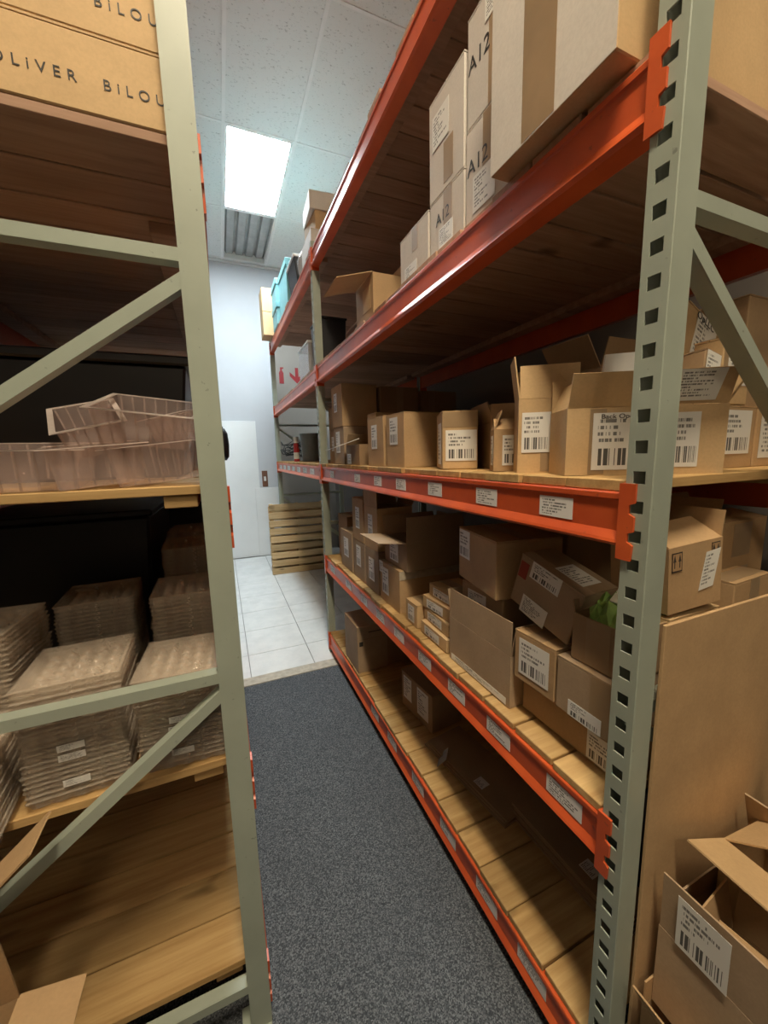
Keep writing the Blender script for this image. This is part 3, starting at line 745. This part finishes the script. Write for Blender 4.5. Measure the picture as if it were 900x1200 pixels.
def flat_pack(label, x0, y0, w, d, yaw, n, mat, tilt=(0, 0)):
    root = empty('flattened_carton', (x0 + w / 2, y0 + d / 2, zD), (tilt[0], tilt[1], yaw), label, 'cardboard', 'flattened cartons')
    for k in range(n):
        j = .006 * ((k * 7) % 3)
        MB().box(-w / 2 + j, w / 2 - j, -d / 2 + .01 * (k % 2), d / 2 - j, k * .009, k * .009 + .0075).build('panel', mat, root)
    MB().box(-w / 2 + .03, -w / 2 + .075, -.1, -.05, n * .009 + .0003, n * .009 + .0012).build('paper_label', 'label_text', root)
    return root
flat_pack('flattened brown carton lying in front of the dark labelled carton', .84, 1.0, .22, .50, 8, 3, 'kraft_dark')
flat_pack('long flattened carton lying beside the navy tub', .94, .58, .14, .44, 2, 7, 'kraft_dark')
o = MB(); o.slab((.79, 1.34, zD + .001), (.05, .06, 0), (.03, -.03, .05), (-.3, -.3, .5), .002).build('plastic_wrap', 'clear_bag'); o = bpy.data.objects['plastic_wrap']
tag(o, 'scrap of clear plastic wrap on the bottom shelf edge', 'plastic wrap')
t = empty('storage_tub', (1.26, .84, zD), (0, 0, 0), 'dark navy plastic tub at the back of the bottom shelf', 'tub')
mb = MB(); mb.prism([(-.13, 0), (.13, 0), (.155, .36), (-.155, .36)], 'y', -.3, .3); mb.build('body', 'navy_plastic', t, .006)
MB().box(-.165, .165, -.31, .31, .361, .385).build('lid', 'navy_plastic', t, .005)

# --- top shelf E above the tiles
for nm, z in (('upper', .265), ('lower', 0)):
    carton(nm + ' of two cream cartons at the end of the top shelf by the back wall', .60, 5.0, zE + z, .20, .26, .262, 0, 'kraft_light', group='cream cartons on the top shelf')
def lid_box(label, x0, y0, z0, w, d, h):
    t = empty('lidded_box', (x0 + w / 2, y0 + d / 2, z0), (0, 0, 0), label, 'box', 'teal lidded boxes')
    MB().box(-w / 2, w / 2, -d / 2, d / 2, 0, h - .06).build('body', 'teal_card', t, .004)
    MB().box(-w / 2 - .008, w / 2 + .008, -d / 2 - .008, d / 2 + .008, h - .0598, h).build('lid', 'teal_card', t, .004)
lid_box('upper of two teal lidded boxes beside the cream cartons', .70, 4.55, zE + .232, .26, .34, .23)
lid_box('lower of two teal lidded boxes beside the cream cartons', .70, 4.55, zE, .26, .34, .23)
lid_box('tall teal lidded box between the teal pair and the black tray', .72, 3.98, zE, .30, .48, .42)
t = empty('black_tray', (.85, 3.76, zE), (0, 0, 0), 'black tray with a light rim beside the tall teal box', 'tray')
MB().prism([(-.10, 0), (.10, 0), (.13, .26), (-.13, .26)], 'y', -.17, .17).build('body', 'black_plastic', t, .005)
MB().box(-.14, .14, -.18, .18, .2605, .28).build('rim', 'grid_white', t, .004)
mb = MB(); mb.lathe([(.06, 0), (.10, .05), (.11, .14), (.08, .21), (.05, .24)], 12, (0, 0, 0))
o = mb.build('plastic_bag', 'clear_bag', smooth=True); o.location = (.82, 3.42, zE); tag(o, 'clear plastic bag on the top shelf next to the black tray', 'bag')
carton('flat white carton at the foot of a pile above the middle post', .73, 2.98, zE, .3, .33, .18, 0, 'white_carton')
carton('brown carton in the middle of a pile on the top shelf', .76, 3.0, zE + .182, .25, .28, .13, 4, 'kraft')
carton('white carton topping a pile on the top shelf', .74, 2.98, zE + .314, .28, .3, .12, -3, 'white_carton')
# --- second bay, shelf A and B
t = empty('storage_crate', (.885, 3.19, zA), (0, 0, 0), 'tall black plastic crate beside the middle post', 'crate')
MB().prism([(-.09, 0), (.09, 0), (.105, .38), (-.105, .38)], 'y', -.15, .15).build('body', 'black_plastic', t, .005)
mb = MB(); mb.box(-.112, .112, -.157, .157, .3805, .395); mb.build('rim', 'black_plastic', t, .003)
t = empty('storage_crate', (.865, 3.62, zA), (0, 0, 0), 'clear plastic crate behind the black one by the middle post', 'crate')
mb = MB(); mb.box(-.10, .10, -.2, .2, 0, .004); mb.box(-.1, -.097, -.2, .2, .0041, .30).box(.097, .1, -.2, .2, .0041, .30).box(-.0968, .0968, -.2, -.197, .0041, .30).box(-.0968, .0968, .197, .2, .0041, .30)
mb.build('body', 'clear_bag', t)
MB().box(-.106, .106, -.206, .206, .301, .318).build('lid', 'white_plastic', t, .003)
t = empty('bucket', (.98, 4.45, zB), (0, 0, 0), 'grey bucket with a lid on the shelf beside the back wall', 'bucket')
MB().lathe([(.105, 0), (.125, .27), (.121, .272)], 28).build('body', 'bucket_grey', t, smooth=False)
MB().lathe([(.130, .2725), (.132, .285), (.132, .305), (.126, .31)], 28).build('lid', 'bucket_grey', t)
t = empty('spray_bottle', (.80, 4.42, zB), (0, 0, 0), 'red and white bottle next to the grey bucket', 'bottle')
MB().lathe([(.028, 0), (.031, .004), (.031, .19), (.024, .205)], 16).build('body', 'red_plastic', t)
MB().lathe([(.0235, .2055), (.03, .212), (.03, .27), (.026, .275)], 16).build('cap', 'white_plastic', t)
MB().lathe([(.0314, .03), (.0316, .032), (.0316, .10), (.0314, .102)], 16).build('paper_label', 'white_plastic', t)
random.seed(3)
path = []
for k in range(170):
    a = k * .37; rr = .15 + .08 * math.sin(k * .21) + random.uniform(-.02, .02)
    path.append((1.0 + 1.25 * rr * math.cos(a), 4.98 + .8 * rr * math.sin(a), zB + .02 + .27 * abs(math.sin(k * .063)) * (.5 + .5 * random.random())))
o = MB().tube(path, .005, 6).build('cable_coil', 'cable_black', smooth=True); tag(o, 'tangled heap of black cable behind the grey bucket', 'cable')

# ------------------------------------------------------------------ back wall things
struct('wall_shade_1', MB().box(.87, WX1 - .002, WY1 - .012, WY1 - .001, .002, 3.6), 'shaded_beige')  # beige wall section, its shade behind the rack put into the colour
o = MB().box(-.06, .545, WY1 - .022, WY1 - .004, .002, 2.13).build('wall_board', 'white_paint', bevel=.002); tag(o, 'tall scuffed white board standing against the back wall', 'board')
o = MB().box(.47, .84, WY1 - .045, WY1 - .026, .002, 1.10).build('wall_board', 'white_paint', bevel=.002); tag(o, 'short clean white board leaning beside the tall scuffed one', 'board')
t = empty('wall_switch', (.632, WY1 - .012, 1.24), (0, 0, 0), 'brown switch plate on the back wall above the short white board', 'switch')
MB().box(-.042, .042, -.008, .010, -.125, .125).build('plate', 'brown_plate', t, .003)
MB().box(-.017, .017, -.014, -.0085, -.035, .035).build('rocker', 'white_plastic', t, .002)
# fire signs
t = empty('fire_sign', (.985, WY1 - .0125, 2.84), (0, 0, 0), 'red fire extinguisher pictogram on the back wall', 'sign')
MB().prism([(-.035, -.13), (.035, -.13), (.035, .03), (.02, .06), (-.02, .06), (-.035, .03)], 'y', -.002, 0).build('cylinder_mark', 'sign_red', t)
MB().prism([(-.014, .061), (.014, .061), (.014, .09), (.04, .10), (.04, .115), (-.014, .115)], 'y', -.002, 0).build('valve_mark', 'sign_red', t)
t = empty('fire_sign', (1.225, WY1 - .0125, 2.84), (0, 0, 0), 'red downward arrow pictogram on the back wall', 'sign')
MB().prism([(-.025, .12), (.025, .12), (.025, -.02), (.11, .05), (.11, -.01), (0, -.12), (-.11, -.01), (-.11, .05), (-.025, -.02)], 'y', -.002, 0).build('arrow_mark', 'sign_red', t)
# pallet standing on edge
t = empty('wooden_pallet', (.91, 5.20, 0), (-1, 0, -2), 'slatted wooden pallet standing on edge under the shelf by the back wall', 'pallet')
for xx in (-.34, 0, .34): MB().box(xx - .022, xx + .022, -.0, .085, .004, .955).build('stringer', 'pallet_wood', t, .002)
slat = MB().box(-.375, .375, -.019, -.0005, 0, .082).mesh('slat', 'pallet_wood', .002)
for k in range(9): inst('slat', slat, t, (random.uniform(-.006, .006), 0, .004 + k * .1085))
slat2 = MB().box(-.375, .375, .0855, .104, 0, .09).mesh('slat', 'pallet_wood', .002)  # back slats added behind the gaps to darken them
for k in range(9): inst('slat', slat2, t, (0, 0, .03 + k * .1))
# black bag at the end of the left rack
mb = MB(); mb.lathe([(.02, -.13), (.045, -.10), (.052, 0), (.045, .09), (.02, .13)], 10)
o = mb.build('hanging_bag', 'black_plastic', smooth=True); o.location = (.035, LY + Y1 + PW + .075, 1.69); o.scale = (.85, 1.2, 1)
tag(o, 'black fabric pouch hanging from the far post of the green post rack', 'pouch')
MB().box(-.006, .006, -.065, -.03, .05, .14).build('strap', 'black_plastic', o)

# ------------------------------------------------------------------ left rack contents
GL = 'lettered cartons on the green post rack'
for k, nm in enumerate(('lowest', 'second lowest', 'second highest', 'topmost')):
    r = carton(nm + ' of the stacked flat tan cartons with spaced black capital lettering', -.62, .985, zA + k * .137, .585, .42, .136, 0, 'kraft_light', group=GL)
    write_on(r, '-y', .752, .40, 'OLiVER  BiLOU', .026, 'ink', 1.7, .270)
carton('tan carton behind the lettered flat cartons on the green post rack', -.62, 1.42, zA, .585, .42, .30, 0, 'kraft_light')
# jumbled clear trays on shelf B
def ribbed_tray(label, loc, rot, w, d, h, nrib=6):
    t = empty('clear_tray', loc, rot, label, 'tray', 'jumbled clear trays')
    mb = MB(); f = .012
    P = []; F = []
    def ring(s, z): return [(-w / 2 * s, -d / 2 * s, z), (w / 2 * s, -d / 2 * s, z), (w / 2 * s, d / 2 * s, z), (-w / 2 * s, d / 2 * s, z)]
    P = ring(.90, 0) + ring(1, h); F = [(3, 2, 1, 0)] + [(i, (i + 1) % 4, 4 + (i + 1) % 4, 4 + i) for i in range(4)]
    mb.pts(P, F); b = mb.build('body', 'clear_pink', t)
    r = MB(); W, D = w / 2, d / 2
    r.box(-W - f, W + f, -D - f, -D, h, h + .0015).box(-W - f, W + f, D, D + f, h, h + .0015).box(-W - f, -W, -D + .0001, D - .0001, h, h + .0015).box(W, W + f, -D + .0001, D - .0001, h, h + .0015)
    r.build('rim', 'clear_rim', t)
    rb_ = MB()
    for k in range(nrib):
        xx = -W * .86 + 2 * W * .86 * k / (nrib - 1)
        for s in (-1, 1):
            rb_.slab((xx - .002, s * D * .905, .002), (.004, 0, 0), (xx * .08, s * D * .095, h - .004), (0, s, 0), .003)
    rb_.build('ribs', 'clear_rib', t)['kind'] = 'stuff'
    return t
ribbed_tray('pinkish clear ribbed tray lying flat at the end of the deck next to the brace', (-.40, 1.10, zB + .010), (6, 0, 4), .24, .20, .085, 8)
ribbed_tray('clear ribbed tray lying askew in the middle of the jumble', (-.255, 1.08, zB + .012), (4, -5, 14), .17, .17, .085)
ribbed_tray('clear ribbed tray with a bright edge beside the pale green post', (-.125, 1.09, zB + .012), (3, -6, -8), .17, .18, .085)
ribbed_tray('pinkish clear tray tipped up on top of the jumble', (-.15, 1.14, zB + .115), (16, 6, -4), .20, .20, .08, 8)
ribbed_tray('clear tray standing steeply at the end of the jumble', (-.275, 1.16, zB + .105), (20, -14, 12), .12, .2, .07)
ribbed_tray('small clear tray resting against the pale green post', (-.075, 1.12, zB + .105), (10, -12, -20), .08, .16, .07)
for k, (yy, hh) in enumerate(((1.75, .36), (2.45, .42))):  # tubs added to keep the shelf dark behind the trays
    t = empty('storage_tub', (-.45, yy, zB), (0, 0, 0), 'added black tub darkening the space behind the jumbled trays' if k == 0 else 'taller added black tub darkening the far end behind the jumbled trays', 'tub', 'black tubs added to darken the green post rack')
    MB().prism([(-.33, 0), (.33, 0), (.37, hh), (-.37, hh)], 'y', -.28, .28).build('body', 'black_plastic', t, .008)
    MB().box(-.385, .385, -.295, .295, hh + .0005, hh + .03).build('lid', 'black_plastic', t, .006)
# stacked ribbed trays on shelf C
def cell_tray_mesh():
    nx, ny = 50, 50; w, d = .20, .215
    P = []; F = []
    for j in range(ny + 1):
        for i in range(nx + 1):
            u, v = i / nx, j / ny
            ed = min(u, 1 - u, v, 1 - v)
            if ed < .001: z = .030
            elif ed < .05: z = .032
            else:
                cu = (u - .08) / .84 * 5; cv = (v - .08) / .84 * 5
                rr = math.hypot(cu % 1 - .5, cv % 1 - .5) / .42
                z = .004 + (.020 * math.sqrt(max(0, 1 - rr * rr)) if ed > .08 and rr < 1 else 0)
            sc = 1.0 if ed < .05 else .97
            P.append(((u - .5) * w * sc, (v - .5) * d * sc, z))
    for j in range(ny):
        for i in range(nx):
            a = j * (nx + 1) + i; F.append((a, a + 1, a + nx + 2, a + nx + 1))
    # skirt with scalloped wall
    mb = MB(); mb.pts(P, F)
    per = []
    N = 80
    def bulge(q): return .062 * abs(math.sin(math.pi * 5 * q)) ** .7
    for k in range(N):
        t = k / N * 4; sd = int(t); q = t - sd
        x, y = [(q - .5, -.5), (.5, q - .5), (.5 - q, .5), (-.5, .5 - q)][sd]
        per.append((x, y, bulge(q)))
    B = [(x * w * 1.0, y * d * 1.0, .032) for x, y, g in per] + [(x * w * .985, y * d * .985, .029) for x, y, g in per] + [(x * w * (.925 + g), y * d * (.925 + g), .014) for x, y, g in per]
    mb.pts(B, [(k + r * N, (k + 1) % N + r * N, (k + 1) % N + N + r * N, k + N + r * N) for r in (0, 1) for k in range(N)])
    return mb.mesh('clear_cell_tray', 'clear_tray', smooth=True)
ct = cell_tray_mesh()
lab_me = MB().slab((-.03, -.1085, .010), (.05, 0, 0), (0, 0, .016), (0, -1, 0), .0008).mesh('paper_label', 'label_text')
STK = [(-.125, 1.88, 28, -2, 'clear cell trays in the high stack by the black tub'),
       (-.355, 1.095, 17, 2, 'clear cell trays stacked beside the diagonal brace'),
       (-.132, 1.095, 15, -3, 'clear cell trays in the stack against the pale green post'),
       (-.125, 1.36, 22, 0, 'clear cell trays in the tall stack one back from the pale green post'),
       (-.385, 1.45, 21, 3, 'clear cell trays in the stack before the black bin'),
       (-.585, 1.22, 23, -2, 'clear cell trays in the outermost tall stack in the shadow'),
       (-.575, 1.0, 11, 5, 'clear cell trays in the low stack at the deck end'),
       (-.12, 1.62, 27, 2, 'clear cell trays in the highest stack deep in the rack')]
for sxp, syp, n, yaw, lab in STK:
    n = int(n * 1.3)
    for k in range(n):
        o = bpy.data.objects.new('clear_cell_tray', ct); COL.objects.link(o)
        o.location = (sxp + random.uniform(-.002, .002), syp + random.uniform(-.002, .002), zC - .003 + k * .0125)
        o.rotation_euler = (0, 0, R_(yaw + random.uniform(-1, 1)))
        tag(o, ('topmost of the ' if k == n - 1 else 'lowest of the ' if k == 0 else 'one of the ') + lab.replace('in the tall stack one back', 'stacked one back'), 'tray', lab)
        if (syp < 1.15 and k in (3, 8, 10, 16)):
            c = bpy.data.objects.new('paper_label', lab_me); COL.objects.link(c); c.parent = o
t = empty('storage_bin', (-.56, 1.95, zC), (0, 0, 0), 'large black plastic bin deep in the shelf of clear tray stacks', 'bin')
MB().prism([(-.26, 0), (.26, 0), (.3, .56), (-.3, .56)], 'y', -.30, .30).build('body', 'black_plastic', t, .01)
MB().box(-.31, .31, -.31, .31, .5605, .585).build('lid', 'black_plastic', t, .006)
t = empty('storage_bin', (-.17, 2.55, zC), (0, 0, 0), 'narrow black bin added to darken the gap behind the highest tray stack', 'bin')  # added to cover the bright wall, so the gap stays dark
MB().prism([(-.12, 0), (.12, 0), (.14, .54), (-.14, .54)], 'y', -.30, .30).build('body', 'black_plastic', t, .01)
MB().box(-.15, .15, -.31, .31, .5405, .56).build('lid', 'black_plastic', t, .006)
carton('tall narrow carton by the end frame of the green post rack, one flap sticking up', -.90, .803, .001, .40, .10, .76, 0, 'kraft', True, {'+x': (48, .17)})
# open carton on the floor before the left rack
carton('open carton on the carpet before the green post rack, flaps spread', -.86, .40, .001, .44, .40, .60, 0, 'kraft', True,
       {'+x': (100, .10), '+y': (-8, .30), '-x': (40, .15), '-y': (60, .2)})

# ------------------------------------------------------------------ right foreground
o = MB().box(.757, 1.40, .4295, .4365, .002, 1.243).build('cardboard_sheet', 'kraft', bevel=.001); tag(o, 'large plain cardboard sheet standing upright against the rack end frame', 'cardboard')
carton('wide open carton on the carpet under the labelled open carton, pale flap folded up', .765, .02, .001, .50, .395, .36, 0, 'kraft', True,
       {'-x': (28, .09), '+y': (0, .06), '+x': (5, .06)})
r = carton('open carton with a shipping label on its raised flap, resting on a wide open carton', .79, .04, .365, .36, .37, .20, 0, 'kraft_grey', True,
           {'+y': (-3, .06), '+x': (-20, .22), '-x': (2, .135)})
MB().slab((-.1855, .150, .205), (0, -.088, 0), (-.004, 0, .118), (-1, 0, 0), .0008).build('paper_label', 'label', r)
carton('small open carton tucked inside the labelled open carton', .812, .19, .372, .12, .15, .20, 6, 'kraft', True, {'+y': (10, .10), '+x': (15, .1), '-x': (-35, .08)}, labels=[('-x', .5, .6, .06, .08, 'label_text')])
carton('tan carton with wide flaps behind the labelled open carton, next to the cardboard sheet', .96, .19, .40, .17, .2, .31, -4, 'kraft_light', True,
       {'-x': (70, .13), '+y': (-52, .13), '+x': (20, .12)})

for o in bpy.data.objects:
    for k in ('_hw', '_hd', '_h'):
        if k in o: del o[k]
